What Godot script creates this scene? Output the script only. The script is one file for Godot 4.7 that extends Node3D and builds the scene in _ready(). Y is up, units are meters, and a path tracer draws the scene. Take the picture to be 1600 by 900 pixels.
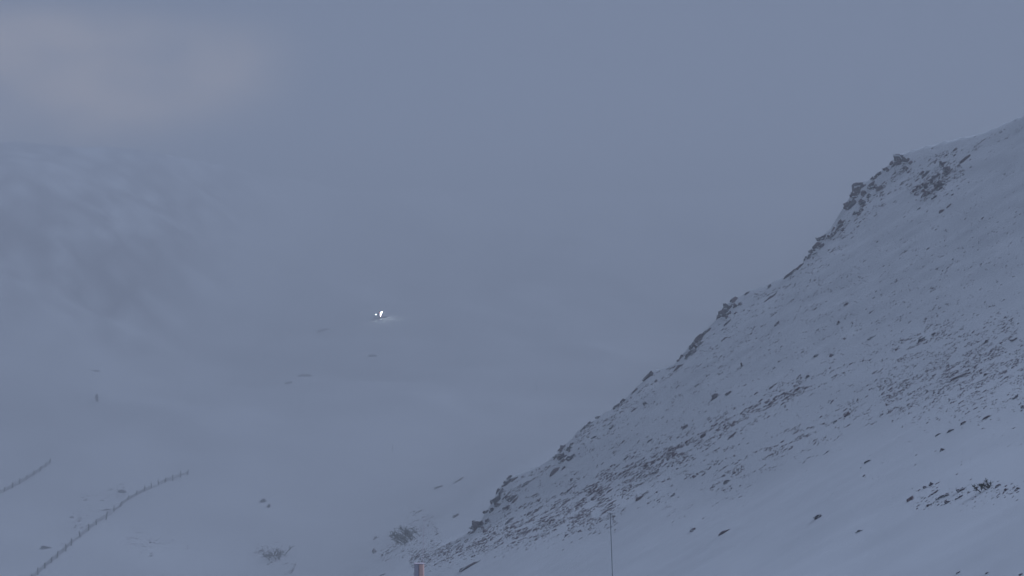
extends Node3D

# ------------------------------------------------------------------ the lens
const K := 0.000455            # tangent per photograph pixel (1600 wide, about 40 degrees across)
const DENSITY := 0.003
const WARM := Color(0.29, 0.215, 0.13)
const SNOW := Color(0.570, 0.590, 0.610)
const ROCK := Color(0.09, 0.075, 0.095)

# crest of the spur on the right, as seen in the photograph, from its toe to its top
const CREST := [[560, 905], [640, 872], [700, 846], [744, 828], [766, 798], [774, 776], [792, 745], [830, 732], [866, 712], [884, 692], [914, 662],
	[944, 645], [976, 622], [1000, 596], [1022, 578], [1060, 566], [1072, 545], [1090, 524], [1122, 496], [1136, 472], [1166, 454], [1200, 443], [1228, 428],
	[1262, 404], [1276, 376], [1304, 348], [1318, 334], [1330, 308], [1340, 288], [1368, 274], [1384, 258], [1404, 240], [1440, 229], [1480, 219], [1530, 208], [1600, 178], [1680, 140], [1800, 90]]

var crest: Array[Vector2] = []
var beyond_area: Array[Vector2] = []
var noise_a := FastNoiseLite.new()
var noise_b := FastNoiseLite.new()
var noise_c := FastNoiseLite.new()
var cap_at := 95.0
var rng := RandomNumberGenerator.new()

# near sheet, half-metre cells, kept for looking heights up
const NX0 := -72.0
const NX1 := 120.0
const ND0 := -24.0
const ND1 := 224.0
const NC := 0.5
var near_h: PackedFloat32Array = []
var near_w := 0
var near_n := 0

func face_plane(x: float, d: float) -> float:
	return -33.96 + 0.827 * x + 0.105 * d

func valley(x: float, d: float) -> float:
	var h := 0.0
	var s := [[-200.0, -20.0], [0.0, -60.0], [100.0, -72.0], [250.0, -71.0], [330.0, -66.5], [420.0, -56.0], [560.0, -41.0], [750.0, -14.0], [1000.0, 38.0], [1300.0, 88.0], [1700.0, 104.0], [2400.0, 106.0]]
	for i in s.size() - 1:
		if d <= s[i + 1][0] or i == s.size() - 2:
			var t: float = clampf((d - s[i][0]) / (s[i + 1][0] - s[i][0]), 0.0, 1.0)
			var p0: float = s[maxi(i - 1, 0)][1]
			var p3: float = s[mini(i + 2, s.size() - 1)][1]
			h = cubic_interpolate(s[i][1], s[i + 1][1], p0, p3, t)
			break
	# the mountain flank on the left
	h += 78.0 * smoothstep(0.0, 1.0, (-x - 110.0 - 0.04 * (d - 400.0)) / 170.0) * smoothstep(450.0, 820.0, d)
	h += noise_a.get_noise_2d(x * 0.25, d * 0.25) * 9.0 * smoothstep(250.0, 600.0, d)
	h += noise_a.get_noise_2d(x, d) * 2.2
	return minf(h, cap_at + noise_a.get_noise_2d(x * 0.3, d * 0.3) * 6.0)

func bench(x: float, d: float) -> float:
	var back := smoothstep(112.0, 150.0, d)
	var h := -21.4 + 0.587 * minf(x, 0.0) + lerpf(0.587, 0.42, back) * maxf(x, 0.0)
	h -= 0.1 * maxf(d - 125.0, 0.0)
	# rises gently to the spot where the camera stands
	var q := 70.0 - maxf(d, 0.0)
	h += 0.095 * (q + sqrt(q * q + 900.0))
	h += noise_a.get_noise_2d(x * 0.9 + 300.0, d * 0.9) * 0.7 + noise_b.get_noise_2d(x * 0.6, d * 0.6) * 0.16 + noise_c.get_noise_2d(x * 0.35 + d * 0.2, d * 0.8 - x * 0.3) * 0.07
	return h

func crest_side(x: float, d: float) -> float:
	# metres beyond the crest line in plan (negative on the side that faces the camera)
	var best := 1e9
	var beyond := false
	for i in crest.size() - 1:
		var a := crest[i]
		var b := crest[i + 1]
		var ab := b - a
		var ap := Vector2(x - a.x, d - a.y)
		var t := clampf(ap.dot(ab) / ab.length_squared(), 0.0, 1.0)
		var q := ap - ab * t
		var l := q.length_squared()
		best = minf(best, l)
	var from := crest[crest.size() - 1]
	for to in beyond_area:
		if (from.y > d) != (to.y > d) and x < (to.x - from.x) * (d - from.y) / (to.y - from.y) + from.x:
			beyond = not beyond
		from = to
	return sqrt(best) * (1.0 if beyond else -1.0)

func spur(x: float, d: float, detail: bool) -> float:
	var f := face_plane(x, d)
	var s := crest_side(x, d)
	if s > 0.0:
		f -= s * 0.9
	else:
		f -= 0.2 * exp(s / 2.0)
	if detail:
		# gullies running down the face, and lumps of covered stone
		var along := 0.62 * x - 0.78 * d
		var down := 0.78 * x + 0.62 * d
		var keep := smoothstep(0.0, 5.0, -s) * smoothstep(-1.5, 3.0, f - bench(x, d))
		f += noise_a.get_noise_2d(along * 0.8 + 900.0, down * 1.3) * 0.55 * keep
		f += noise_b.get_noise_2d(x * 0.9, d * 0.9) * 0.22 * keep
		f += noise_c.get_noise_2d(x * 0.7, d * 0.7) * 0.13 * (0.4 + 0.6 * keep)
	return f

func smax(a: float, b: float, k: float) -> float:
	var h := clampf(0.5 + 0.5 * (a - b) / k, 0.0, 1.0)
	return lerpf(b, a, h) + k * h * (1.0 - h)

func terrain(x: float, d: float, detail := true) -> float:
	var v := valley(x, d)
	if d < 700.0 and x > -260.0 and x < 500.0:
		var g := minf(bench(x, d), 80.0)
		v = smax(v, g, 24.0)
		if face_plane(x, d) > v - 6.0:
			v = smax(v, minf(spur(x, d, detail), 92.0), lerpf(0.6, 4.0, smoothstep(5.0, 18.0, x)))
	return v

func near_height(x: float, d: float) -> float:
	var fx := (x - NX0) / NC
	var fd := (d - ND0) / NC
	if fx < 0.0 or fd < 0.0 or fx >= near_w - 1 or fd >= near_n - 1:
		return terrain(x, d, false)
	var i := int(fx)
	var j := int(fd)
	fx -= i
	fd -= j
	var o := j * near_w + i
	return lerpf(lerpf(near_h[o], near_h[o + 1], fx), lerpf(near_h[o + near_w], near_h[o + near_w + 1], fx), fd)

# where the line of sight through a pixel of the photograph meets the snow
func ground_at(px: float, py: float, from := 30.0) -> Vector3:
	var u := (px - 800.0) * K
	var v := (450.0 - py) * K
	var d := from
	var last := from
	while d < 1800.0:
		if near_height(u * d, d) >= v * d:
			break
		last = d
		d += maxf(2.0, d * 0.008)
	var lo := last
	var hi := d
	for n in 14:
		var m := (lo + hi) * 0.5
		if near_height(u * m, m) >= v * m:
			hi = m
		else:
			lo = m
	return Vector3(u * hi, near_height(u * hi, hi), -hi)

# colour of the ground far away, where outcrops break the snow on the flank of the left-hand mountain
func bare_rock(x: float, d: float) -> Color:
	var on := smoothstep(0.05, 0.5, (-x - 110.0 - 0.04 * (d - 400.0)) / 170.0) * smoothstep(560.0, 700.0, d)
	var n := 0.6 * noise_a.get_noise_2d(x * 0.9 + 50.0, d * 0.35) + 0.8 * noise_b.get_noise_2d(x * 0.6, d * 0.25)
	return SNOW.lerp(ROCK, clampf(on * smoothstep(-0.75, 0.45, n) * 0.85, 0.0, 1.0))

func sheet(x0: float, x1: float, d0: float, d1: float, c: float, hole: bool) -> ArrayMesh:
	var w := int(round((x1 - x0) / c)) + 1
	var n := int(round((d1 - d0) / c)) + 1
	var hs := PackedFloat32Array()
	hs.resize(w * n)
	for j in n:
		for i in w:
			var x := x0 + i * c
			var d := d0 + j * c
			if hole and x > NX0 + 2.5 * c and x < NX1 - 2.5 * c and d > ND0 + 2.5 * c and d < ND1 - 2.5 * c:
				hs[j * w + i] = -80.0
			else:
				hs[j * w + i] = terrain(x, d, not hole)
	if not hole:
		# the rim follows the coarser sheet that it meets, without a gap
		var q := int(8.0 / c)
		for j in n:
			for i in [0, w - 1]:
				var k := j / q * q
				var k2 := mini(k + q, n - 1)
				hs[j * w + i] = lerpf(hs[k * w + i], hs[k2 * w + i], float(j - k) / q) if j % q else hs[j * w + i]
		for i in w:
			for j in [0, n - 1]:
				var k := i / q * q
				var k2 := mini(k + q, w - 1)
				hs[j * w + i] = lerpf(hs[j * w + k], hs[j * w + k2], float(i - k) / q) if i % q else hs[j * w + i]
		near_h = hs
		near_w = w
		near_n = n
	var vs := PackedVector3Array()
	var ns := PackedVector3Array()
	vs.resize(w * n)
	ns.resize(w * n)
	var cs := PackedColorArray()
	cs.resize(w * n)
	for j in n:
		for i in w:
			var o := j * w + i
			vs[o] = Vector3(x0 + i * c, hs[o], -(d0 + j * c))
			var l := hs[j * w + maxi(i - 1, 0)]
			var r := hs[j * w + mini(i + 1, w - 1)]
			var b := hs[maxi(j - 1, 0) * w + i]
			var f := hs[mini(j + 1, n - 1) * w + i]
			ns[o] = Vector3(l - r, 2.0 * c, f - b).normalized()
			if not hole:
				# near its far and left rims the sheet takes the broad shape of the one beyond
				var rim := minf(d1 - d0 - j * c, i * c)
				if rim < 14.0:
					var wx := x0 + i * c
					var wd := d0 + j * c
					var broad := Vector3(terrain(wx - 8.0, wd, false) - terrain(wx + 8.0, wd, false), 16.0, terrain(wx, wd + 8.0, false) - terrain(wx, wd - 8.0, false)).normalized()
					ns[o] = broad.lerp(ns[o], smoothstep(0.0, 14.0, rim)).normalized()
			cs[o] = bare_rock(vs[o].x, -vs[o].z) if hole else SNOW
	var ix := PackedInt32Array()
	for j in n - 1:
		for i in w - 1:
			var x := x0 + i * c
			var d := d0 + j * c
			if hole and x >= NX0 - 0.01 and x + c <= NX1 + 0.01 and d >= ND0 - 0.01 and d + c <= ND1 + 0.01:
				continue
			var o := j * w + i
			ix.append_array([o, o + w, o + 1, o + 1, o + w, o + w + 1])
	var a := []
	a.resize(Mesh.ARRAY_MAX)
	a[Mesh.ARRAY_VERTEX] = vs
	a[Mesh.ARRAY_NORMAL] = ns
	a[Mesh.ARRAY_COLOR] = cs
	a[Mesh.ARRAY_INDEX] = ix
	var m := ArrayMesh.new()
	m.add_surface_from_arrays(Mesh.PRIMITIVE_TRIANGLES, a)
	return m

func structure(called: String, mesh: Mesh, mat: Material, label: String) -> MeshInstance3D:
	var o := MeshInstance3D.new()
	o.name = called
	o.mesh = mesh
	o.material_override = mat
	o.set_meta("kind", "structure")
	o.set_meta("label", label)
	o.set_meta("category", "snow slope")
	add_child(o, true)
	return o

func lin(r: float, g: float, b: float) -> Color:
	return Color(r, g, b).linear_to_srgb()

# a thin place in the cloud where warm evening light comes through
func cloud_break() -> ImageTexture:
	var im := Image.create(2048, 1024, false, Image.FORMAT_RGBAF)
	im.fill(Color(0, 0, 0, 0))
	var wisp := FastNoiseLite.new()
	wisp.seed = 8
	wisp.frequency = 0.03
	wisp.fractal_octaves = 4
	var spots := [[345, 95, 95, 50, 0.8], [240, 125, 170, 75, 0.75], [110, 80, 150, 60, 0.6], [20, 110, 110, 80, 0.75], [60, 195, 190, 60, 0.75], [200, 185, 130, 60, 0.55]]
	for j in range(400, 512):
		for i in range(1850, 2048):
			var az := ((i + 0.5) / 2048.0 - 1.0) * TAU
			var el := (0.5 - (j + 0.5) / 1024.0) * PI
			var px := 800.0 + tan(az) / K
			var py := 450.0 - tan(el) / cos(az) / K
			var s := 0.0
			for p in spots:
				s = 1.0 - (1.0 - s) * (1.0 - 0.55 * p[4] * exp(-pow(absf(px - p[0]) / p[2], 3.0) - pow(absf(py - p[1]) / p[3], 3.0)))
			s *= clampf(0.9 + 0.7 * wisp.get_noise_2d(i * 0.8, j * 1.6), 0.1, 1.3)
			im.set_pixel(i, j, Color(WARM.r, WARM.g, WARM.b, clampf(s, 0.0, 1.0)))
	return ImageTexture.create_from_image(im)

func _ready() -> void:
	rng.seed = 7
	# ---------------------------------------------------------------- camera, sky, light, exposure
	var cam := Camera3D.new()
	cam.name = "camera"
	cam.fov = rad_to_deg(2.0 * atan(450.0 * K))
	cam.near = 0.5
	cam.far = 6000.0
	add_child(cam)
	cam.current = true

	var sky_mat := ProceduralSkyMaterial.new()
	sky_mat.sky_top_color = lin(0.060, 0.076, 0.114)
	sky_mat.sky_horizon_color = lin(0.060, 0.076, 0.114)
	sky_mat.ground_bottom_color = lin(0.30, 0.36, 0.5)
	sky_mat.ground_horizon_color = lin(0.4, 0.5, 0.7)
	sky_mat.sun_angle_max = 75.0
	sky_mat.sky_cover = cloud_break()
	sky_mat.sky_cover_modulate = Color(1, 1, 1)
	var sky := Sky.new()
	sky.sky_material = sky_mat
	var env := Environment.new()
	env.background_mode = Environment.BG_SKY
	env.sky = sky
	env.background_energy_multiplier = 1.0
	env.tonemap_mode = Environment.TONE_MAPPER_LINEAR
	env.tonemap_exposure = 2.55
	env.fog_enabled = true
	env.fog_density = DENSITY
	env.fog_light_color = Color(0.97, 0.985, 1.0)
	env.fog_sky_affect = 0.0
	env.sdfgi_enabled = true
	env.ssao_enabled = true
	env.ssil_enabled = true
	var we := WorldEnvironment.new()
	we.name = "world_environment"
	we.environment = env
	add_child(we)

	var sun := DirectionalLight3D.new()
	sun.name = "veiled_sun"
	sun.light_energy = 0.5
	sun.light_angular_distance = 24.0
	sun.light_color = Color(0.81, 0.87, 1.0)
	sun.shadow_enabled = true
	sun.rotation_degrees = Vector3(-41.0, 116.0, 0)
	add_child(sun)

	# ---------------------------------------------------------------- terrain
	noise_a.seed = 3
	noise_a.noise_type = FastNoiseLite.TYPE_SIMPLEX_SMOOTH
	noise_a.frequency = 0.022
	noise_a.fractal_octaves = 3
	noise_b.seed = 11
	noise_b.noise_type = FastNoiseLite.TYPE_SIMPLEX_SMOOTH
	noise_b.frequency = 0.11
	noise_b.fractal_octaves = 3
	noise_c.seed = 29
	noise_c.noise_type = FastNoiseLite.TYPE_SIMPLEX_SMOOTH
	noise_c.frequency = 0.45
	noise_c.fractal_octaves = 2
	for p in CREST:
		var u: float = (p[0] - 800.0) * K
		var v: float = (450.0 - p[1]) * K
		var d := -33.96 / (v - 0.827 * u - 0.105)
		if p[0] < 740:
			d = 132.0 + (740 - p[0]) * 0.05
		crest.append(Vector2(u * d, d))
	beyond_area = [crest[crest.size() - 1], Vector2(900, 200), Vector2(900, 2000), Vector2(-900, 2000), Vector2(-900, 150)]
	beyond_area.append_array(crest)
	var snow := StandardMaterial3D.new()
	snow.vertex_color_use_as_albedo = true
	snow.albedo_color = Color.WHITE
	snow.roughness = 1.0
	snow.metallic_specular = 0.1
	structure("snow_slope", sheet(NX0, NX1, ND0, ND1, NC, false), snow, "snow-covered bench and rock-strewn spur rising to the right")
	structure("valley_slope", sheet(-1240.0, 1320.0, -200.0, 3000.0, 8.0, true), snow, "hazy snow-covered valley and mountainside fading into cloud")
	build_things()

# ------------------------------------------------------------------ helpers for things
var mats := {}
var taken := {}

func flat(c: Color, rough := 0.95) -> StandardMaterial3D:
	var m := StandardMaterial3D.new()
	m.albedo_color = c.linear_to_srgb()
	m.roughness = rough
	m.metallic_specular = 0.2
	return m

func numbered(called: String) -> String:
	var n: int = taken.get(called, 0)
	taken[called] = n + 1
	return called if n == 0 else "%s_%03d" % [called, n]

func tag(o: Node3D, label: String, category: String, group := "", kind := "") -> void:
	o.set_meta("label", label)
	o.set_meta("category", category)
	if group:
		o.set_meta("group", group)
	if kind:
		o.set_meta("kind", kind)

func thing(called: String, at: Vector3, label: String, category: String, group := "") -> Node3D:
	var o := Node3D.new()
	o.name = numbered(called)
	add_child(o)
	o.position = at
	tag(o, label, category, group)
	return o

func part(called: String, mesh: Mesh, mat: Material, parent: Node3D, at := Vector3.ZERO) -> MeshInstance3D:
	var o := MeshInstance3D.new()
	o.name = called
	o.mesh = mesh
	o.material_override = mat
	o.position = at
	parent.add_child(o, true)
	return o

# a tapered bar with six or fewer sides from a to b
func bar(st: SurfaceTool, a: Vector3, b: Vector3, ra: float, rb: float, sides := 6) -> void:
	var ax := (b - a).normalized()
	var s := ax.cross(Vector3.UP if absf(ax.y) < 0.9 else Vector3.RIGHT).normalized()
	var t := ax.cross(s)
	for i in sides:
		var p := TAU * i / sides
		var q := TAU * (i + 1) / sides
		var u := s * cos(p) + t * sin(p)
		var v := s * cos(q) + t * sin(q)
		for w in [a + u * ra, b + u * rb, b + v * rb, a + u * ra, b + v * rb, a + v * ra, b, b + v * rb, b + u * rb]:
			st.add_vertex(w)

func start() -> SurfaceTool:
	var st := SurfaceTool.new()
	st.begin(Mesh.PRIMITIVE_TRIANGLES)
	st.set_smooth_group(-1)
	return st

func done(st: SurfaceTool) -> ArrayMesh:
	st.generate_normals()
	return st.commit()

func cuboid(size: Vector3, bevel := 0.0) -> ArrayMesh:
	# a box with chamfered edges: the convex body |x|+|y| and so on cut at its rims
	var st := start()
	var h := size * 0.5
	var b := minf(bevel, minf(h.x, minf(h.y, h.z)) * 0.9)
	var pts: Array[Vector3] = []
	for sx in [-1, 1]:
		for sy in [-1, 1]:
			for sz in [-1, 1]:
				pts.append(Vector3(sx * h.x, sy * (h.y - b), sz * (h.z - b)))
				pts.append(Vector3(sx * (h.x - b), sy * h.y, sz * (h.z - b)))
				pts.append(Vector3(sx * (h.x - b), sy * (h.y - b), sz * h.z))
	var quad := func(p: Vector3, q: Vector3, r: Vector3, s: Vector3):
		var n := (q - p).cross(r - p)
		if n.dot(p + q + r + s) > 0.0:
			for w in [p, r, q, p, s, r]: st.add_vertex(w)
		else:
			for w in [p, q, r, p, r, s]: st.add_vertex(w)
	var at := func(sx: int, sy: int, sz: int, k: int) -> Vector3:
		return pts[(((sx + 1) / 2) * 4 + ((sy + 1) / 2) * 2 + (sz + 1) / 2) * 3 + k]
	for s in [-1, 1]:
		quad.call(at.call(s, -1, -1, 0), at.call(s, 1, -1, 0), at.call(s, 1, 1, 0), at.call(s, -1, 1, 0))
		quad.call(at.call(-1, s, -1, 1), at.call(1, s, -1, 1), at.call(1, s, 1, 1), at.call(-1, s, 1, 1))
		quad.call(at.call(-1, -1, s, 2), at.call(1, -1, s, 2), at.call(1, 1, s, 2), at.call(-1, 1, s, 2))
		if b > 0.0:
			for r in [-1, 1]:
				quad.call(at.call(s, r, -1, 0), at.call(s, r, 1, 0), at.call(s, r, 1, 1), at.call(s, r, -1, 1))
				quad.call(at.call(s, -1, r, 0), at.call(s, 1, r, 0), at.call(s, 1, r, 2), at.call(s, -1, r, 2))
				quad.call(at.call(-1, s, r, 1), at.call(1, s, r, 1), at.call(1, s, r, 2), at.call(-1, s, r, 2))
				for q in [-1, 1]:
					var p0: Vector3 = at.call(s, r, q, 0)
					var p1: Vector3 = at.call(s, r, q, 1)
					var p2: Vector3 = at.call(s, r, q, 2)
					if (p1 - p0).cross(p2 - p0).dot(p0) > 0.0:
						for w in [p0, p2, p1]: st.add_vertex(w)
					else:
						for w in [p0, p1, p2]: st.add_vertex(w)
	return done(st)

# ------------------------------------------------------------------ rocks
var ball_v: PackedVector3Array = []
var ball_f: PackedInt32Array = []
var chip_v: PackedVector3Array = []
var chip_f: PackedInt32Array = []

func make_ball() -> void:
	var g := (1.0 + sqrt(5.0)) / 2.0
	var v: Array[Vector3] = []
	for s in [-1.0, 1.0]:
		for t in [-g, g]:
			v.append(Vector3(0, s, t).normalized())
			v.append(Vector3(s, t, 0).normalized())
			v.append(Vector3(t, 0, s).normalized())
	var f: Array[Vector3i] = []
	for i in 12:
		for j in range(i + 1, 12):
			for k in range(j + 1, 12):
				if v[i].distance_to(v[j]) < 1.2 and v[j].distance_to(v[k]) < 1.2 and v[i].distance_to(v[k]) < 1.2:
					var out := (v[j] - v[i]).cross(v[k] - v[i]).dot(v[i]) > 0.0
					f.append(Vector3i(i, k, j) if out else Vector3i(i, j, k))
	chip_v = PackedVector3Array(v)
	for t in f:
		chip_f.append_array([t.x, t.y, t.z])
	var mid := {}
	var f2: Array[Vector3i] = []
	var half := func(a: int, b: int) -> int:
		var key := Vector2i(mini(a, b), maxi(a, b))
		if not mid.has(key):
			mid[key] = v.size()
			v.append((v[a] + v[b]).normalized())
		return mid[key]
	for t in f:
		var a: int = half.call(t.x, t.y)
		var b: int = half.call(t.y, t.z)
		var c: int = half.call(t.z, t.x)
		f2.append_array([Vector3i(t.x, a, c), Vector3i(t.y, b, a), Vector3i(t.z, c, b), Vector3i(a, b, c)])
	ball_v = PackedVector3Array(v)
	for t in f2:
		ball_f.append_array([t.x, t.y, t.z])

# corners of an angular stone: a ball cut by random planes and broken up, then stretched along three directions
func stone_points(fine: bool, a: Vector3, n: Vector3, b: Vector3) -> PackedVector3Array:
	var src := ball_v if fine else chip_v
	var planes: Array[Plane] = []
	for i in (8 if fine else 6):
		var dir := Vector3(rng.randfn(), rng.randfn(), rng.randfn()).normalized()
		planes.append(Plane(dir, rng.randf_range(0.45, 0.95)))
	var shift := Vector3(rng.randf(), rng.randf(), rng.randf()) * 400.0
	var out := PackedVector3Array()
	for v in src:
		var r := 1.25
		for p in planes:
			var c := p.normal.dot(v)
			if c > 0.05:
				r = minf(r, p.d / c)
		if fine:
			var w := v * 3.2 + shift
			r *= 1.0 + 0.85 * noise_c.get_noise_3d(w.x, w.y, w.z)
		r *= rng.randf_range(0.9, 1.1)
		out.append(a * v.x * r + n * v.y * r + b * v.z * r)
	return out

func stone_mesh(pts: PackedVector3Array, faces: PackedInt32Array) -> ArrayMesh:
	var st := start()
	for i in faces:
		st.add_vertex(pts[i])
	return done(st)

# the snow lying on a stone: its upward faces lifted, with a rim down to the stone
func cap_mesh(pts: PackedVector3Array, faces: PackedInt32Array, least: float, thick: float) -> ArrayMesh:
	var up: Array[Vector3i] = []
	var edges := {}
	for t in faces.size() / 3:
		var i := faces[t * 3]
		var j := faces[t * 3 + 1]
		var k := faces[t * 3 + 2]
		var n := (pts[k] - pts[i]).cross(pts[j] - pts[i]).normalized()
		if n.y > least:
			up.append(Vector3i(i, j, k))
			for e in [Vector2i(i, j), Vector2i(j, k), Vector2i(k, i)]:
				edges[e] = true
	if up.is_empty():
		return null
	# only its largest connected patch keeps snow
	var root := {}
	for t in up:
		for i in [t.x, t.y, t.z]:
			root[i] = i
	for n in 12:
		for t in up:
			var low: int = mini(root[t.x], mini(root[t.y], root[t.z]))
			root[t.x] = low
			root[t.y] = low
			root[t.z] = low
	var count := {}
	for t in up:
		count[root[t.x]] = count.get(root[t.x], 0) + 1
	var most: int = root[up[0].x]
	for c in count:
		if count[c] > count[most]:
			most = c
	up = up.filter(func(t): return root[t.x] == most)
	edges.clear()
	for t in up:
		for e in [Vector2i(t.x, t.y), Vector2i(t.y, t.z), Vector2i(t.z, t.x)]:
			edges[e] = true
	var st := start()
	var lift := Vector3(0, thick, 0)
	for t in up:
		for i in [t.x, t.y, t.z]:
			st.add_vertex(pts[i] * 1.02 + lift)
	for e in edges:
		if not edges.has(Vector2i(e.y, e.x)):
			var p := pts[e.x]
			var q := pts[e.y]
			for w in [q * 1.02 + lift, p * 1.02 + lift, p, q * 1.02 + lift, p, q]:
				st.add_vertex(w)
	return done(st)

func slope_normal(p: Vector3) -> Vector3:
	var e := 1.2 if -p.z < 230.0 else 6.0
	var gx := near_height(p.x + e, -p.z) - near_height(p.x - e, -p.z)
	var gd := near_height(p.x, -p.z + e) - near_height(p.x, -p.z - e)
	return Vector3(-gx, 2.0 * e, gd).normalized()

# long axis on the ground whose picture leans by the given angle, and its half length
func lie(px: float, py: float, len: float, angle: float) -> Array:
	# a stone of the spur lies on its near side, never on the valley behind the crest
	while px > 735.0 and px < 1700.0 and -ground_at(px, py).z > 175.0 and py > crest_row(px) - 16.0:
		py += 1.5
	var c := Vector2(cos(deg_to_rad(angle)), -sin(deg_to_rad(angle))) * len * 0.5
	var m := ground_at(px, py)
	var p := ground_at(px - c.x, py - c.y)
	var q := ground_at(px + c.x, py + c.y)
	var span := len * K * -m.z
	var a := q - p
	if a.length() > span * 1.7 or a.length() < span * 0.3 or absf(q.z - m.z) > span * 2.0:
		var n := slope_normal(m)
		a = Vector3(cos(deg_to_rad(angle)), sin(deg_to_rad(angle)), 0.0)
		a = (a - n * a.dot(n)).normalized() * span
	return [m, a * 0.5]

func rock(called: String, px: float, py: float, len: float, thick: float, angle: float, label: String, group: String, parent: Node3D = null, bare := 0.42) -> void:
	var l := lie(px, py, len, 0.0 if thick > len else angle)
	var m: Vector3 = l[0]
	var a: Vector3 = l[1]
	var n := slope_normal(m)
	var h := thick * K * -m.z * 0.5
	var b := n.cross(a.normalized()) * maxf(a.length() * 0.45, minf(h * 1.2, a.length() * 1.4))
	var pts := stone_points(true, a * 1.1, n * h * 1.0, b)
	var tone: int = rng.randi() % 4
	var at := m + n * h * (0.6 if thick > len else 0.05)
	var o: MeshInstance3D
	if parent:
		o = part(called, stone_mesh(pts, ball_f), mats.rocks[tone], parent, at - parent.position)
	else:
		o = part(numbered(called), stone_mesh(pts, ball_f), mats.rocks[tone], self, at)
		tag(o, label, "rock", group)
	var cap := cap_mesh(pts, ball_f, bare, clampf(h * 0.4, 0.02, 0.6))
	if cap:
		part("snow_cap", cap, mats.snow, o)

func outcrop(px: float, py: float, blocks: Array, label: String) -> void:
	var t := thing("rock_outcrop", ground_at(px, py), label, "rocks", "rock outcrops along the spur")
	for k in blocks:
		# one main block, broken by smaller ones with snow caught between them
		rock("block", k[0], k[1], k[2] * 0.8, k[3] * 1.1, k[4], "", "", t, 0.6)
		for n in 3:
			rock("block", k[0] + rng.randfn() * k[2] * 0.33, k[1] + rng.randf_range(-0.4, 0.7) * k[3], k[2] * rng.randf_range(0.3, 0.6), k[3] * rng.randf_range(0.5, 0.95), k[4] + rng.randfn() * 18.0, "", "", t, rng.randf_range(0.45, 0.75))

# many small stones, too small to pick apart: one mesh for the stone, one for the snow on it
func scatter(st: SurfaceTool, sn: SurfaceTool, px: float, py: float, size: float, tilt: float) -> void:
	var m := ground_at(px, py, 40.0)
	if -m.z > 1500.0:
		return
	var n := slope_normal(m)
	var unit := K * -m.z
	var dir := Vector3(cos(tilt), sin(tilt), 0.0)
	var a := (dir - n * dir.dot(n)).normalized() * size * unit * rng.randf_range(0.7, 2.0)
	var h := size * unit * rng.randf_range(0.25, 0.6)
	var b := n.cross(a.normalized()) * size * unit * rng.randf_range(0.35, 0.8)
	var pts := stone_points(false, a, n * h, b)
	var at := m + n * h * rng.randf_range(-0.15, 0.45)
	for t in chip_f.size() / 3:
		var p := pts[chip_f[t * 3]]
		var q := pts[chip_f[t * 3 + 1]]
		var r := pts[chip_f[t * 3 + 2]]
		var to := sn if (r - p).cross(q - p).normalized().y > 0.72 else st
		for w in [p, q, r]:
			to.add_vertex(at + w)

func scree(called: String, bands: Array, label: String) -> void:
	var st := start()
	var sn := start()
	for b in bands:
		# [x0, y0, x1, y1, half width at each end, number, size, size spread]
		for i in int(b[6]):
			var t := rng.randf()
			var w := lerpf(b[4], b[5], t)
			var along := Vector2(b[2] - b[0], b[3] - b[1])
			var side := Vector2(-along.y, along.x).normalized()
			var p := Vector2(b[0], b[1]) + along * t + side * rng.randfn(0.0, 0.5) * w
			# stones gather in streaks and leave gaps
			var g := noise_b.get_noise_2d(p.x * 0.16 - p.y * 0.08, (p.y + p.x * 0.47) * 0.85)
			if g < b[9] or p.x > 1640.0:
				continue
			if p.x > 690.0 and p.y < crest_row(p.x) + 3.0:
				continue
			scatter(st, sn, p.x, p.y, b[7] + absf(rng.randfn()) * b[8], deg_to_rad(rng.randfn(30.0, 14.0)))
	var o := part(numbered(called), done(st), mats.scree, self)
	tag(o, label, "stones", "", "stuff")
	if sn:
		part("snow_dusting", done(sn), mats.snow, o).set_meta("kind", "stuff")

func crest_row(px: float) -> float:
	for i in CREST.size() - 1:
		if px <= CREST[i + 1][0]:
			return lerpf(CREST[i][1], CREST[i + 1][1], clampf((px - CREST[i][0]) / (CREST[i + 1][0] - CREST[i][0]), 0.0, 1.0))
	return 100.0

func grainy(dark: Color, light: Color, scale: float) -> StandardMaterial3D:
	var t := NoiseTexture2D.new()
	t.width = 256
	t.height = 256
	t.seamless = true
	var n := FastNoiseLite.new()
	n.seed = int(scale * 100.0) + 5
	n.frequency = 0.03
	n.fractal_octaves = 5
	t.noise = n
	var g := Gradient.new()
	g.colors = PackedColorArray([dark.linear_to_srgb(), light.linear_to_srgb()])
	g.offsets = PackedFloat32Array([0.25, 0.75])
	t.color_ramp = g
	var m := StandardMaterial3D.new()
	m.albedo_texture = t
	m.uv1_triplanar = true
	m.uv1_scale = Vector3.ONE * scale
	m.roughness = 0.95
	m.metallic_specular = 0.2
	return m

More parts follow.
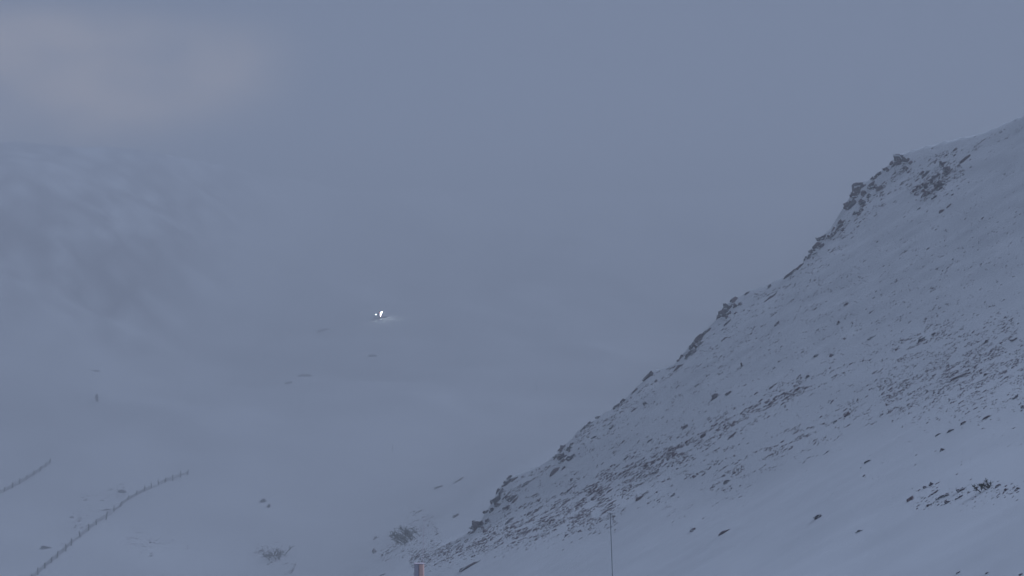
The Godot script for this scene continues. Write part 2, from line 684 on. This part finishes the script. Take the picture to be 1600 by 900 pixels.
# ------------------------------------------------------------------ fences, poles, shrubs
func fence(posts: Array, label: String) -> void:
	var feet: Array[Vector3] = []
	for p in posts:
		feet.append(ground_at(p[0], p[1] + 3.0))
	var t := thing("snow_fence", feet[0], label, "fence", "snow fences on the valley slope")
	var tall := 1.5
	for i in feet.size():
		var f := feet[i] - t.position
		var lean := Vector3(rng.randfn() * 0.05, 0, rng.randfn() * 0.05)
		var high := tall * rng.randf_range(0.9, 1.25)
		var st := start()
		bar(st, f - Vector3(0, 0.3, 0), f + Vector3(0, high, 0) + lean * 3.0, 0.16, 0.13, 5)
		part("post", done(st), mats.wood, t)
		if i + 1 < feet.size():
			var g := feet[i + 1] - t.position
			for k in 3:
				if rng.randf() < 0.08:
					continue
				var y := 0.3 + 0.36 * k
				var r := start()
				bar(r, f + Vector3(0, y + rng.randfn() * 0.05, 0.16), g + Vector3(0, y + rng.randfn() * 0.05, 0.16), 0.065, 0.065, 4)
				part("rail", done(r), mats.wood, t)

func shrub(px: float, py: float, wide: float, high: float, stems: int, label: String) -> void:
	var m := ground_at(px, py)
	var unit := K * -m.z
	var t := thing("shrub", m, label, "shrub", "")
	var n := slope_normal(m)
	for i in stems:
		var st := start()
		var foot := Vector3(rng.randfn() * wide * 0.22, 0, rng.randfn() * wide * 0.2) * unit
		foot.y = near_height(m.x + foot.x, -(m.z + foot.z)) - m.y - 0.02
		var dir := (n + Vector3(rng.randfn() * 0.9, 0.1, rng.randfn() * 0.6)).normalized()
		var l := high * unit * rng.randf_range(0.45, 1.0)
		var tip := foot + dir * l
		bar(st, foot, tip, maxf(0.022 * l + 0.01, 0.6 * unit), maxf(0.006 * l + 0.004, 0.3 * unit), 4)
		for k in 16:
			var s := foot.lerp(tip, rng.randf_range(0.25, 1.0))
			var d := (dir + Vector3(rng.randfn(), rng.randfn() * 0.5, rng.randfn()) * 0.9).normalized()
			var e := s + d * l * rng.randf_range(0.2, 0.42)
			bar(st, s, e, maxf(0.014 * l + 0.006, 0.4 * unit), maxf(0.004 * l + 0.003, 0.2 * unit), 3)
			for q in 3:
				var e2 := s.lerp(e, rng.randf_range(0.4, 1.0))
				bar(st, e2, e2 + Vector3(rng.randfn(), rng.randfn() * 0.6 + 0.2, rng.randfn()).normalized() * l * 0.14, 0.009 * l + 0.004, 0.003, 3)
		part("branch", done(st), mats.twig, t)
	for i in 5:
		var a := Vector3(1, 0, 0.2).normalized() * wide * unit * rng.randf_range(0.03, 0.07)
		var pts := stone_points(false, a, n * a.length() * 0.5, n.cross(a.normalized()) * a.length() * 0.7)
		var at := Vector3(rng.randfn() * wide * 0.2, 0, rng.randfn() * wide * 0.15) * unit
		at.y = near_height(m.x + at.x, -(m.z + at.z)) - m.y + high * unit * rng.randf_range(0.0, 0.3)
		part("snow_clump", stone_mesh(pts, chip_f), mats.snow, t, at)

func groomer(px: float, py: float) -> void:
	var m := ground_at(px, py)
	var t := thing("snow_groomer", m, "snow groomer working on the hazy slope with its white floodlights on", "snow groomer")
	t.rotation.y = deg_to_rad(28.0)
	var n := slope_normal(m)
	# its front looks along +z, towards the camera and a little to the right
	part("chassis", cuboid(Vector3(2.3, 0.8, 4.6), 0.1), mats.red, t, Vector3(0, 1.0, 0))
	var cab := part("cab", cuboid(Vector3(2.1, 1.35, 1.9), 0.18), mats.red, t, Vector3(0, 2.05, 0.9))
	part("windscreen", cuboid(Vector3(1.8, 0.85, 0.06), 0.02), mats.glass, cab, Vector3(0, 0.12, 0.96))
	for s in [-1, 1]:
		part("side_window", cuboid(Vector3(0.06, 0.8, 1.3), 0.02), mats.glass, cab, Vector3(s * 1.06, 0.12, 0.1))
	part("engine_cover", cuboid(Vector3(2.0, 0.8, 1.9), 0.15), mats.red, t, Vector3(0, 1.75, -1.15))
	part("cargo_bed", cuboid(Vector3(2.2, 0.14, 1.0), 0.03), mats.dark, t, Vector3(0, 1.48, -1.95))
	for s in [-1, 1]:
		var tr := part("track", cuboid(Vector3(1.05, 0.85, 4.9), 0.3), mats.rubber, t, Vector3(s * 1.55, 0.45, 0))
		for k in 5:
			var cy := CylinderMesh.new()
			cy.top_radius = 0.3
			cy.bottom_radius = 0.3
			cy.height = 0.12
			cy.radial_segments = 14
			var w := part("wheel", cy, mats.dark, tr, Vector3(s * 0.5, -0.05, -1.8 + 0.9 * k))
			w.rotation.z = PI / 2
	var blade := part("blade", cuboid(Vector3(4.6, 1.0, 0.14), 0.05), mats.dark, t, Vector3(0, 0.6, 3.5))
	for s in [-1, 1]:
		var wing := part("blade_wing", cuboid(Vector3(0.9, 0.95, 0.12), 0.04), mats.dark, blade, Vector3(s * 2.55, 0, 0.3))
		wing.rotation.y = -s * 0.7
		part("push_arm", cuboid(Vector3(0.16, 0.16, 1.3), 0.03), mats.dark, t, Vector3(s * 0.75, 0.75, 2.85))
	part("tiller", cuboid(Vector3(4.4, 0.5, 0.7), 0.15), mats.dark, t, Vector3(0, 0.4, -3.1))
	part("light_bar", cuboid(Vector3(2.2, 0.1, 0.12), 0.03), mats.dark, t, Vector3(0, 2.86, 1.55))
	var stay := start()
	bar(stay, Vector3(-0.3, 1.3, 2.28), Vector3(0.6, 2.95, 1.6), 0.05, 0.05, 6)
	part("lamp_bracket", done(stay), mats.dark, t)
	var outrig := start()
	bar(outrig, Vector3(-1.0, 1.75, 1.6), Vector3(-2.7, 1.75, 2.62), 0.05, 0.05, 6)
	part("lamp_bracket", done(outrig), mats.dark, t)
	# floodlights on the roof bar and the brackets
	for p in [[Vector3(1.0, 3.05, 1.64), 0.27], [Vector3(0.55, 2.98, 1.64), 0.25], [Vector3(0.35, 2.45, 2.0), 0.26], [Vector3(0.0, 1.95, 2.0), 0.26], [Vector3(-0.25, 1.45, 2.4), 0.26], [Vector3(-2.7, 1.75, 2.7), 0.23]]:
		var at: Vector3 = p[0]
		var size: float = p[1]
		var dish := CylinderMesh.new()
		dish.top_radius = size
		dish.bottom_radius = size * 0.7
		dish.height = 0.16
		dish.radial_segments = 18
		var l := part("floodlight", dish, mats.dark, t, at)
		l.rotation.x = PI / 2
		var face := CylinderMesh.new()
		face.top_radius = size * 0.92
		face.bottom_radius = size * 0.92
		face.height = 0.03
		face.radial_segments = 18
		part("lamp_lens", face, mats.lamp, l, Vector3(0, 0.1, 0))
	var glow := OmniLight3D.new()
	glow.name = "floodlight_glow"
	glow.light_energy = LAMP_GLOW
	glow.light_size = 0.3
	glow.omni_range = 400.0
	glow.omni_attenuation = 2.0
	glow.light_color = Color(0.96, 1.0, 0.98)
	glow.shadow_enabled = true
	t.add_child(glow)
	glow.position = Vector3(0.3, 2.6, 2.35)
	var beam := SpotLight3D.new()
	beam.name = "floodlight_beam"
	beam.light_energy = LAMP_BEAM
	beam.light_size = 0.25
	beam.spot_range = 400.0
	beam.spot_attenuation = 2.0
	beam.spot_angle = 32.0
	beam.light_color = Color(0.96, 1.0, 0.98)
	beam.shadow_enabled = true
	t.add_child(beam)
	beam.position = Vector3(0.9, 2.7, 2.2)
	beam.look_at_from_position(t.to_global(beam.position), t.to_global(beam.position) + Vector3(1.0, -0.18, 0.55), Vector3.UP)

const LAMP_GLOW := 14.0
const LAMP_BEAM := 6.0

func build_things() -> void:
	rng.seed = 41
	make_ball()
	mats.rocks = [grainy(Color(0.052, 0.045, 0.056), Color(0.16, 0.138, 0.162), 1.3), grainy(Color(0.06, 0.044, 0.05), Color(0.18, 0.14, 0.152), 1.1),
		grainy(Color(0.045, 0.045, 0.056), Color(0.14, 0.136, 0.156), 1.7), grainy(Color(0.062, 0.046, 0.055), Color(0.17, 0.13, 0.148), 0.9)]
	mats.scree = grainy(Color(0.065, 0.046, 0.056), Color(0.21, 0.152, 0.168), 0.6)
	mats.snow = flat(SNOW, 1.0)
	mats.wood = grainy(Color(0.025, 0.022, 0.023), Color(0.06, 0.053, 0.053), 2.0)
	mats.twig = grainy(Color(0.02, 0.023, 0.018), Color(0.05, 0.053, 0.04), 3.0)
	mats.red = flat(Color(0.35, 0.03, 0.02), 0.4)
	mats.dark = flat(Color(0.03, 0.03, 0.032), 0.6)
	mats.rubber = flat(Color(0.02, 0.02, 0.02), 0.9)
	mats.glass = flat(Color(0.02, 0.025, 0.03), 0.05)
	mats.lamp = flat(Color(0.8, 0.8, 0.8), 0.3)
	mats.lamp.emission_enabled = true
	mats.lamp.emission = Color(0.95, 1.0, 0.98)
	mats.lamp.emission_energy_multiplier = 100.0
	build_outcrops()
	build_rocks()
	build_scree()
	fence([[293, 738], [282, 742], [270, 747], [258, 751], [248, 756], [237, 761], [226, 765], [213.6, 772], [199.6, 780], [188.4, 789], [178, 797], [165.6, 807], [150.4, 816],
		[138.4, 826], [125.6, 837], [111, 848], [103, 857], [89, 869], [80, 876], [70, 885], [59, 895], [49, 903], [38, 912], [26, 922]], "long curving wooden snow fence running down to the bottom left corner")
	fence([[78, 722], [72, 727], [62, 734], [53, 740], [42, 747], [31, 753], [20, 759], [7, 766], [-5, 772], [-17, 778]], "short wooden snow fence above the long one, cut off by the left edge")
	shrub(637, 848, 32, 30, 16, "dark leafless shrub at the foot of the spur beside the orange marker post")
	shrub(1543, 764, 22, 18, 7, "greenish-grey leafless shrub among rocks on the lower right snow")
	shrub(430, 872, 44, 16, 12, "low sparse shrub half buried in the valley snow near the bottom left")
	poles()
	groomer(592, 497)

func poles() -> void:
	# thin marker pole
	var foot := Vector3((967.0 - 800.0) * K * 40.0, 0, -40.0)
	foot.y = near_height(foot.x, 40.0)
	var top := Vector3((953.5 - 800.0) * K * 40.0, (450.0 - 804.0) * K * 40.0, -40.0)
	var t := thing("marker_pole", foot, "thin slightly leaning grey marker pole in the foreground snow", "pole")
	var st := start()
	bar(st, Vector3(0, -0.4, 0), top - foot, 0.015, 0.011, 8)
	part("shaft", done(st), flat(Color(0.26, 0.27, 0.29)), t)
	var tip := start()
	bar(tip, top - foot, top - foot + (top - foot).normalized() * 0.05, 0.017, 0.006, 8)
	part("tip", done(tip), mats.dark, t)
	# stout post with a thin rod on top
	foot = Vector3((655.0 - 800.0) * K * 24.0, 0, -24.0)
	foot.y = near_height(foot.x, 24.0)
	var h := (450.0 - 881.0) * K * 24.0 - foot.y
	t = thing("marker_post", foot, "grey and orange marker post with a thin pale rod, at the bottom edge", "post")
	var halves := [[-0.042, flat(Color(0.42, 0.40, 0.46))], [0.042, flat(Color(0.78, 0.52, 0.46))]]
	for k in halves:
		var o := part("plank", cuboid(Vector3(0.08, h + 0.4, 0.1), 0.012), k[1], t, Vector3(k[0], (h - 0.4) * 0.5, 0))
		o.rotation.y = 0.0
	part("cap", cuboid(Vector3(0.17, 0.012, 0.11), 0.004), flat(Color(0.5, 0.45, 0.48)), t, Vector3(0, h + 0.006, 0))
	var rod := start()
	bar(rod, Vector3(0.06, h, 0), Vector3(0.085, h + 0.82, 0), 0.005, 0.004, 6)
	part("rod", done(rod), flat(Color(0.75, 0.68, 0.72)), t)
	# slim stakes far out on the slope
	for p in [[613, 705, 9, "tiny slim stake standing alone on the slope below the groomer lights"], [245, 428, 26, "faint thin pole on the hazy left-hand mountain flank"], [838, 612, 12, "faint slim stake on the hazy slope left of the rocky crest"]]:
		var f := ground_at(p[0], p[1])
		var o := thing("stake", f, p[3], "stake", "stakes on the hazy slope")
		var u := K * -f.z
		var sh := start()
		bar(sh, Vector3(0, -0.3, 0), Vector3(0.02, p[2] * u, 0), 0.5 * u, 0.4 * u, 6)
		part("shaft", done(sh), mats.dark, o)
		var tp := start()
		bar(tp, Vector3(0.02, p[2] * u, 0), Vector3(0.02, p[2] * u + 0.4 * u, 0), 0.55 * u, 0.3 * u, 6)
		part("tip", done(tp), mats.dark, o)

func build_outcrops() -> void:
	# each block: pixel of the photograph, length and thickness in its pixels, lean in degrees
	outcrop(1345, 312, [[1342, 296, 18, 14, 40], [1337, 308, 16, 12, 65], [1329, 324, 20, 11, 62], [1343, 331, 16, 9, 25], [1360, 292, 15, 8, 30], [1374, 296, 18, 9, 55], [1350, 318, 15, 8, 40], [1352, 303, 12, 8, 10]],
		"dark jagged crag that juts from the steep step of the spur's crest")
	outcrop(1312, 354, [[1313, 351, 18, 9, 40], [1308, 362, 14, 8, 50], [1302, 368, 12, 7, 55], [1317, 358, 9, 6, 10]], "small broken crag on the crest just below the big jagged one")
	outcrop(1278, 386, [[1281, 374, 10, 7, 40], [1276, 387, 16, 7, 68], [1264, 402, 14, 6, 62], [1287, 372, 9, 5, 30], [1268, 393, 10, 6, 50]], "upright sliver of rock on the middle of the right-hand crest")
	outcrop(1250, 415, [[1249, 412, 14, 6, 45], [1234, 424, 20, 6, 34], [1242, 420, 9, 5, 20]], "long thin dark ledge lying along the crest, between two smoother stretches")
	outcrop(1408, 254, [[1408, 250, 16, 12, 55], [1418, 252, 12, 8, 75], [1398, 258, 14, 8, 40], [1414, 262, 10, 7, 20], [1373, 271, 12, 8, 50], [1385, 263, 12, 6, 30]], "snow-plastered crag at the top left shoulder of the right-hand spur")
	outcrop(1460, 292, [[1468, 291, 20, 11, 20], [1447, 305, 20, 8, 28], [1481, 267, 18, 11, 35], [1434, 294, 16, 8, 10], [1447, 290, 11, 7, 40], [1455, 283, 10, 6, 30], [1463, 276, 14, 7, 60], [1446, 274, 14, 7, 50], [1472, 257, 10, 6, 30], [1459, 299, 9, 6, 10]],
		"large broken outcrop set back in the snow near the top of the spur")
	outcrop(1140, 484, [[1140, 482, 16, 10, 40], [1131, 491, 14, 10, 50], [1147, 472, 14, 8, 45], [1124, 494, 12, 7, 75], [1150, 479, 10, 7, 40], [1135, 488, 9, 6, 10]], "reddish-dark outcrop on the crest halfway down the spur")
	outcrop(1090, 533, [[1092, 531, 18, 9, 40], [1083, 541, 16, 8, 45], [1104, 513, 16, 7, 40], [1087, 524, 12, 6, 45], [1097, 521, 10, 6, 30]], "brownish crag on the crest where it steps down below the middle")
	outcrop(1078, 555, [[1079, 554, 16, 7, 42], [1065, 553, 11, 6, 65], [1072, 560, 8, 5, 20]], "hollow ring-like ledge just under the brownish crest crag")
	outcrop(878, 708, [[878, 716, 22, 8, 12], [890, 702, 12, 6, 32], [880, 695, 16, 7, 50], [868, 702, 12, 6, 60], [872, 709, 12, 6, 30]], "low dark crag at the crest of the lower spur")
	outcrop(788, 780, [[801, 780, 26, 9, 22], [776, 785, 20, 9, 55], [783, 770, 20, 7, 55], [792, 757, 18, 6, 60], [768, 798, 14, 8, 75], [791, 794, 12, 6, 30], [805, 749, 14, 5, 20]], "ragged dark face at the steep lower end of the spur")
	outcrop(745, 830, [[746, 824, 18, 12, 20], [738, 834, 16, 7, 40], [753, 822, 12, 9, 10], [762, 815, 9, 6, 10]], "pale-topped boulder group at the very foot of the spur")

func build_rocks() -> void:
	var on := "rocks on the spur"
	var low := "rocks on the foreground snow"
	var far := "rocks on the valley snow"
	var list := [
		[1508, 250, 20, 6, 12, "flat dark slab near the spur's top, right of the large broken outcrop", on],
		[1491, 236, 10, 6, 40, "small rock on the snow just under the spur's top edge", on],
		[1437, 326, 8, 4, 15, "small lone rock below the large broken outcrop", on],
		[1473, 330, 9, 6, 40, "dark rock below and right of the large broken outcrop", on],
		[1481, 324, 9, 4, 40, "pale thin rock touching the dark one under the large outcrop", on],
		[1168, 454, 10, 5, 18, "small dark rock perched on the crest above the reddish outcrop", on],
		[1203, 466, 20, 4, 72, "thin upright dark sliver on the face below the crest", on],
		[1203, 448, 10, 6, 50, "small rock just above the thin upright sliver", on],
		[1137, 505, 10, 4, 25, "short rock just below the reddish crest outcrop", on],
		[1213, 508, 9, 6, 40, "lone dark rock in the open snow of the upper middle face", on],
		[1310, 506, 9, 6, 35, "lone dark rock high on the face, right of the middle", on],
		[1322, 477, 7, 5, 30, "tiny dark rock highest in the open snow below the jagged crag", on],
		[1275, 557, 13, 5, 30, "narrow dark slab lying on the middle of the spur's face", on],
		[1300, 556, 7, 5, 20, "small rock just right of the narrow mid-face slab", on],
		[1360, 530, 13, 5, 30, "long faint rock on the face above the brown streaks", on],
		[1160, 572, 6, 7, 80, "tiny upright rock in the middle of the face", on],
		[1132, 530, 9, 5, 55, "small slanted rock below the hollow crest ledge", on],
		[1062, 574, 17, 5, 28, "bar-shaped rock on the crest under the hollow ledge", on],
		[1014, 586, 24, 7, 42, "long dark bar of rock lying along the lower crest", on],
		[992, 604, 15, 4, 44, "thin rock edge continuing the long crest bar downhill", on],
		[1000, 612, 10, 6, 40, "small dark rock just inside the crest below the long bar", on],
		[1117, 622, 13, 9, 32, "boldest dark boulder alone on the open middle face", on],
		[1139, 615, 9, 6, 40, "faint rock just right of the boldest dark boulder", on],
		[1088, 603, 8, 4, 28, "small rock up and left of the boldest dark boulder", on],
		[1208, 604, 13, 4, 42, "thin slanting slab above the main brown streak", on],
		[1262, 590, 6, 5, 40, "tiny dark rock near the top of the main brown streak", on],
		[974, 625, 10, 8, 45, "dark rounded rock on the crest below the thin rock edge", on],
		[962, 636, 10, 5, 48, "small rock on the crest under the dark rounded one", on],
		[992, 640, 12, 4, 10, "level dark slab just inside the lower crest", on],
		[1008, 632, 6, 7, 80, "tiny upright rock beside the level dark slab", on],
		[921, 659, 18, 8, 28, "snow-topped dark rock standing out on the lower crest", on],
		[936, 648, 10, 5, 45, "small rock on the crest right above the snow-topped one", on],
		[910, 672, 14, 4, 58, "thin rock edge on the crest below the snow-topped one", on],
		[956, 669, 10, 4, -20, "short curved rock on the lower face inside the crest", on],
		[928, 684, 9, 6, 30, "faint brownish rock on the lower face", on],
		[1014, 690, 8, 4, 35, "small rock alone between the crest and the brown streak", on],
		[974, 690, 6, 4, 50, "pair-like tiny rock in the lower open face", on],
		[979, 716, 9, 4, 40, "short rock on the lower face above the brown streak", on],
		[1072, 668, 10, 5, 35, "slanted rock above the main brown streak's middle", on],
		[865, 740, 18, 9, 18, "broad low dark boulder on the lower spur", on],
		[881, 732, 11, 5, 35, "narrow rock right of the broad low boulder", on],
		[823, 756, 12, 6, 30, "dark rock between the ragged face and the broad low boulder", on],
		[797, 742, 10, 6, 25, "dark rock capping the top of the ragged lower face", on],
		[795, 816, 16, 6, 40, "slanting dark rock below the ragged lower face", on],
		[820, 794, 8, 4, 25, "small rock right of the ragged lower face", on],
		[828, 803, 10, 5, 40, "small split rock above the toe stones", on],
		[892, 752, 6, 5, 60, "tiny upright rock below the broad low boulder", on],
		[890, 766, 12, 4, 22, "thin flat rock on the lower spur above the toe stones", on],
		[998, 780, 18, 9, 28, "dark wedge-shaped boulder just above the top of the thin pole", on],
		[1026, 737, 13, 6, 25, "dark rock in the lower part of the main brown streak", on],
		[1010, 730, 12, 8, 20, "blocky rock at the left part of the main brown streak", on],
		[1146, 680, 14, 5, 40, "slanted dark rock between the two brown streaks", on],
		[1098, 683, 12, 6, 35, "dark rock in the thick of the main brown streak", on],
		[1052, 774, 8, 5, 20, "small rock on the snow right of the wedge-shaped boulder", low],
		[1131, 833, 14, 6, 38, "double rock on smooth snow, right of the thin pole", low],
		[1083, 829, 8, 6, 30, "faint rock on smooth snow between the pole and the double rock", low],
		[1135, 755, 9, 7, 30, "rock at the lower edge of the stony ground", low],
		[1325, 648, 8, 7, 45, "reddish rock at the upper edge of the lower streak", on],
		[1305, 660, 9, 5, 35, "small rock by the reddish one in the lower streak", on],
		[1542, 653, 16, 5, 28, "long dark slab on the snow below the big brown patch", on],
		[1585, 623, 9, 7, 35, "dark rock at the right edge under the big brown patch", on],
		[1598, 637, 6, 6, 40, "dark rock cut by the right edge of view", on],
		[1507, 661, 10, 4, 15, "small flat rock left of the long dark slab", on],
		[1484, 675, 13, 4, 25, "faint long rock below the big brown patch", on],
		[1467, 679, 10, 4, 15, "faint flat rock ending the row under the brown patch", on],
		[1472, 704, 8, 5, 25, "lone small rock on smooth snow under that row", low],
		[1540, 536, 10, 6, 30, "dark rock in the upper part of the big brown patch", on],
		[1584, 532, 13, 5, 20, "dark rock at the upper right of the big brown patch", on],
		[1541, 586, 8, 6, 60, "dark block in the middle of the big brown patch", on],
		[1498, 589, 18, 4, 22, "thin ledge in the middle of the big brown patch", on],
		[1458, 523, 9, 5, 30, "small dark rock on the streak above the big brown patch", on],
		[1438, 533, 14, 4, 35, "thin slab on the streak above the big brown patch", on],
		[1292, 707, 12, 4, 35, "lone dark sliver on smooth snow under the lower streak", low],
		[1355, 722, 9, 5, 20, "upper of two small dark rocks on the open snow", low],
		[1350, 744, 8, 5, 35, "lower of two small dark rocks on the open snow", low],
		[1278, 809, 12, 8, 30, "forked dark rock alone on the lower snow", low],
		[1342, 831, 10, 5, 20, "faint low rock on the snow right of the forked rock", low],
		[1423, 781, 14, 6, 38, "leftmost dark rock of the group on the lower right snow", low],
		[1445, 763, 7, 7, 55, "small upright rock above the lower right group", low],
		[1455, 758, 7, 7, 70, "small dark rock topmost in the lower right group", low],
		[1457, 773, 16, 7, 48, "slanting dark rock in the middle of the lower right group", low],
		[1468, 779, 14, 5, 25, "pale low rock under the slanting one in the lower right group", low],
		[1479, 774, 10, 8, 35, "dark block right of the slanting rock in the lower right group", low],
		[1501, 767, 20, 8, 8, "biggest dark rock of the lower right group", low],
		[1500, 777, 11, 4, 30, "thin rock under the biggest of the lower right group", low],
		[1514, 770, 8, 4, 10, "brownish rock touching the biggest of the lower right group", low],
		[1480, 786, 8, 6, -20, "small rock below the dark block in the lower right group", low],
		[1452, 790, 9, 5, 0, "lowest small rock of the lower right group", low],
		[1527, 762, 9, 4, 0, "flat rock just left of the greenish shrub", low],
		[1560, 760, 9, 5, -15, "small rock just right of the greenish shrub", low],
		[1573, 766, 11, 5, 10, "pale rock between the greenish shrub and the right edge", low],
		[1591, 764, 7, 5, 20, "last small rock towards the right edge beside the shrub", low],
		[1542, 896, 7, 4, 0, "tiny rock at the bottom edge towards the right corner", low],
		[1498, 895, 7, 4, 10, "tiny rock at the bottom edge, left of its neighbour", low],
		[1595, 898, 8, 6, 30, "dark rock in the bottom right corner", low],
		[729, 888, 30, 10, 30, "peaked snow-dusted rock on the foreground snow near the bottom edge", low],
		[651, 873, 12, 7, 60, "dark rock just above the orange marker post", low],
		[598, 899, 14, 5, 10, "dark rock at the bottom edge left of the marker post", low],
		[585, 865, 6, 7, 80, "small rock on the snow left of the dark shrub", far],
		[585, 843, 6, 5, 30, "smaller rock up and left of the dark shrub", far],
		[654, 801, 13, 7, 34, "dark slanting rock above the dark shrub", far],
		[713, 807, 13, 6, 22, "dark notched rock between the shrub and the ragged face", far],
		[715, 752, 19, 5, 30, "upper long dark slab on the valley snow left of the spur", far],
		[687, 761, 14, 4, 22, "lower of two long slabs on the valley snow left of the spur", far],
		[787, 718, 9, 4, 0, "tiny rock on the valley snow above the spur's lower end", far],
		[411, 786, 8, 10, 85, "dark upright boulder alone on the valley snow", far],
		[420, 793, 4, 8, 88, "small narrow rock right of the upright boulder", far],
		[165, 797, 11, 5, 8, "dark flat rock beside the long fence", far],
		[190, 768, 14, 5, 5, "long flat rock just above the long fence", far],
		[112, 809, 8, 4, 10, "small flat rock between the two fences", far],
		[68, 857, 12, 6, 55, "hooked dark rock left of the long fence near the bottom", far],
		[158, 783, 5, 3, 40, "tiny rock between the flat rocks above the long fence", far],
		[133, 782, 8, 3, 20, "faint sliver of rock left of the flat rocks above the fence", far],
		[300, 868, 5, 4, 0, "small dark rock alone right of the long fence near the bottom", far],
		[235, 869, 7, 4, 0, "faint rock below the curved bank right of the long fence", far],
		[215, 834, 8, 4, 5, "faint rock on top of the curved bank right of the long fence", far],
		[417, 871, 14, 6, -10, "dark rock in the sparse low shrub near the bottom", far],
		[445, 882, 14, 5, -70, "slanting dark rock at the right of the sparse low shrub", far],
		[152, 627, 4, 13, 85, "faint upright crescent of rock in the haze at left", far],
		[150, 580, 9, 5, 40, "faint small rock in the haze above the crescent", far],
		[478, 588, 26, 5, 28, "faint curved ledge in the haze below and left of the lights", far],
		[453, 598, 10, 5, 30, "faint small rock at the lower end of the curved ledge", far],
		[583, 557, 14, 5, -12, "faint dark rock in the haze right below the lights", far],
		[503, 516, 18, 4, 20, "faintest dark ledge in the haze left of the lights", far],
	]
	for r in list:
		rock("rock", r[0], r[1], r[2], r[3], r[4], r[5], r[6])

func build_scree() -> void:
	scree("scree", [
		# toe of the spur
		[640, 880, 760, 848, 16, 18, 839, 0.49, 0.72, -0.48],
		[740, 846, 960, 796, 26, 30, 2907, 0.49, 0.86, -0.18],
		[790, 815, 1000, 748, 34, 40, 2002, 0.49, 0.86, 0.07],
		# the main streak
		[900, 785, 1070, 700, 26, 26, 2002, 0.49, 0.94, -0.18],
		[1040, 712, 1260, 600, 22, 16, 2002, 0.49, 0.86, -0.08],
		[1240, 610, 1460, 520, 16, 20, 839, 0.43, 0.72, 0.12],
		# the second one
		[960, 790, 1150, 700, 26, 30, 1356, 0.49, 0.79, 0.12],
		[1110, 762, 1260, 680, 26, 26, 1162, 0.49, 0.79, 0.07],
		[1230, 695, 1420, 600, 26, 44, 1679, 0.43, 0.72, 0.07],
		# the big brown patch
		[1380, 625, 1600, 540, 40, 90, 4845, 0.43, 0.65, -0.13],
		[1480, 600, 1630, 570, 60, 80, 2261, 0.43, 0.65, -0.13],
		[1400, 560, 1500, 500, 24, 30, 775, 0.43, 0.65, 0.02],
		# thin sprinkling over the whole face
		[820, 760, 1300, 420, 60, 40, 2713, 0.38, 0.58, 0.12],
		[900, 720, 1500, 400, 90, 120, 3359, 0.38, 0.58, 0.17],
		[1200, 600, 1620, 320, 110, 140, 2713, 0.38, 0.58, 0.17],
		# fine speckle everywhere on the face
		[800, 790, 1330, 400, 90, 60, 1500, 0.35, 0.55, -0.1],
		[950, 720, 1560, 380, 110, 130, 1700, 0.35, 0.55, -0.05],
		[1250, 560, 1640, 300, 110, 150, 1300, 0.35, 0.55, -0.05],
		# along the crest
		[760, 800, 990, 620, 14, 12, 969, 0.49, 0.79, -0.08],
		[990, 615, 1280, 400, 10, 10, 775, 0.49, 0.72, 0.02],
		[1290, 390, 1420, 260, 20, 22, 775, 0.49, 0.86, -0.08],
		[1400, 265, 1600, 205, 18, 20, 516, 0.43, 0.72, 0.12],
		# around the outcrop near the top, the shrub and the lower group
		[1425, 305, 1500, 255, 30, 30, 516, 0.54, 1.01, -0.38],
		[1030, 800, 1180, 770, 24, 30, 484, 0.43, 0.65, 0.22],
		[1420, 785, 1590, 765, 22, 14, 290, 0.43, 0.72, -0.38],
		[1300, 770, 1600, 700, 60, 60, 193, 0.38, 0.50, 0.12],
	], "field of small dark stones and streaks dusted with snow over the spur")
	scree("valley_stones", [
		[590, 860, 680, 815, 26, 34, 646, 0.49, 0.65, -0.38],
		[640, 870, 720, 850, 20, 14, 452, 0.49, 0.72, -0.48],
		[400, 850, 460, 890, 24, 14, 355, 0.49, 0.65, -0.48],
		[110, 800, 200, 765, 24, 18, 193, 0.49, 0.58, -0.28],
		[200, 835, 310, 860, 26, 16, 419, 0.43, 0.50, -0.28],
		[90, 850, 130, 810, 16, 16, 129, 0.43, 0.50, -0.28],
	], "sparse small stones showing through the valley snow")
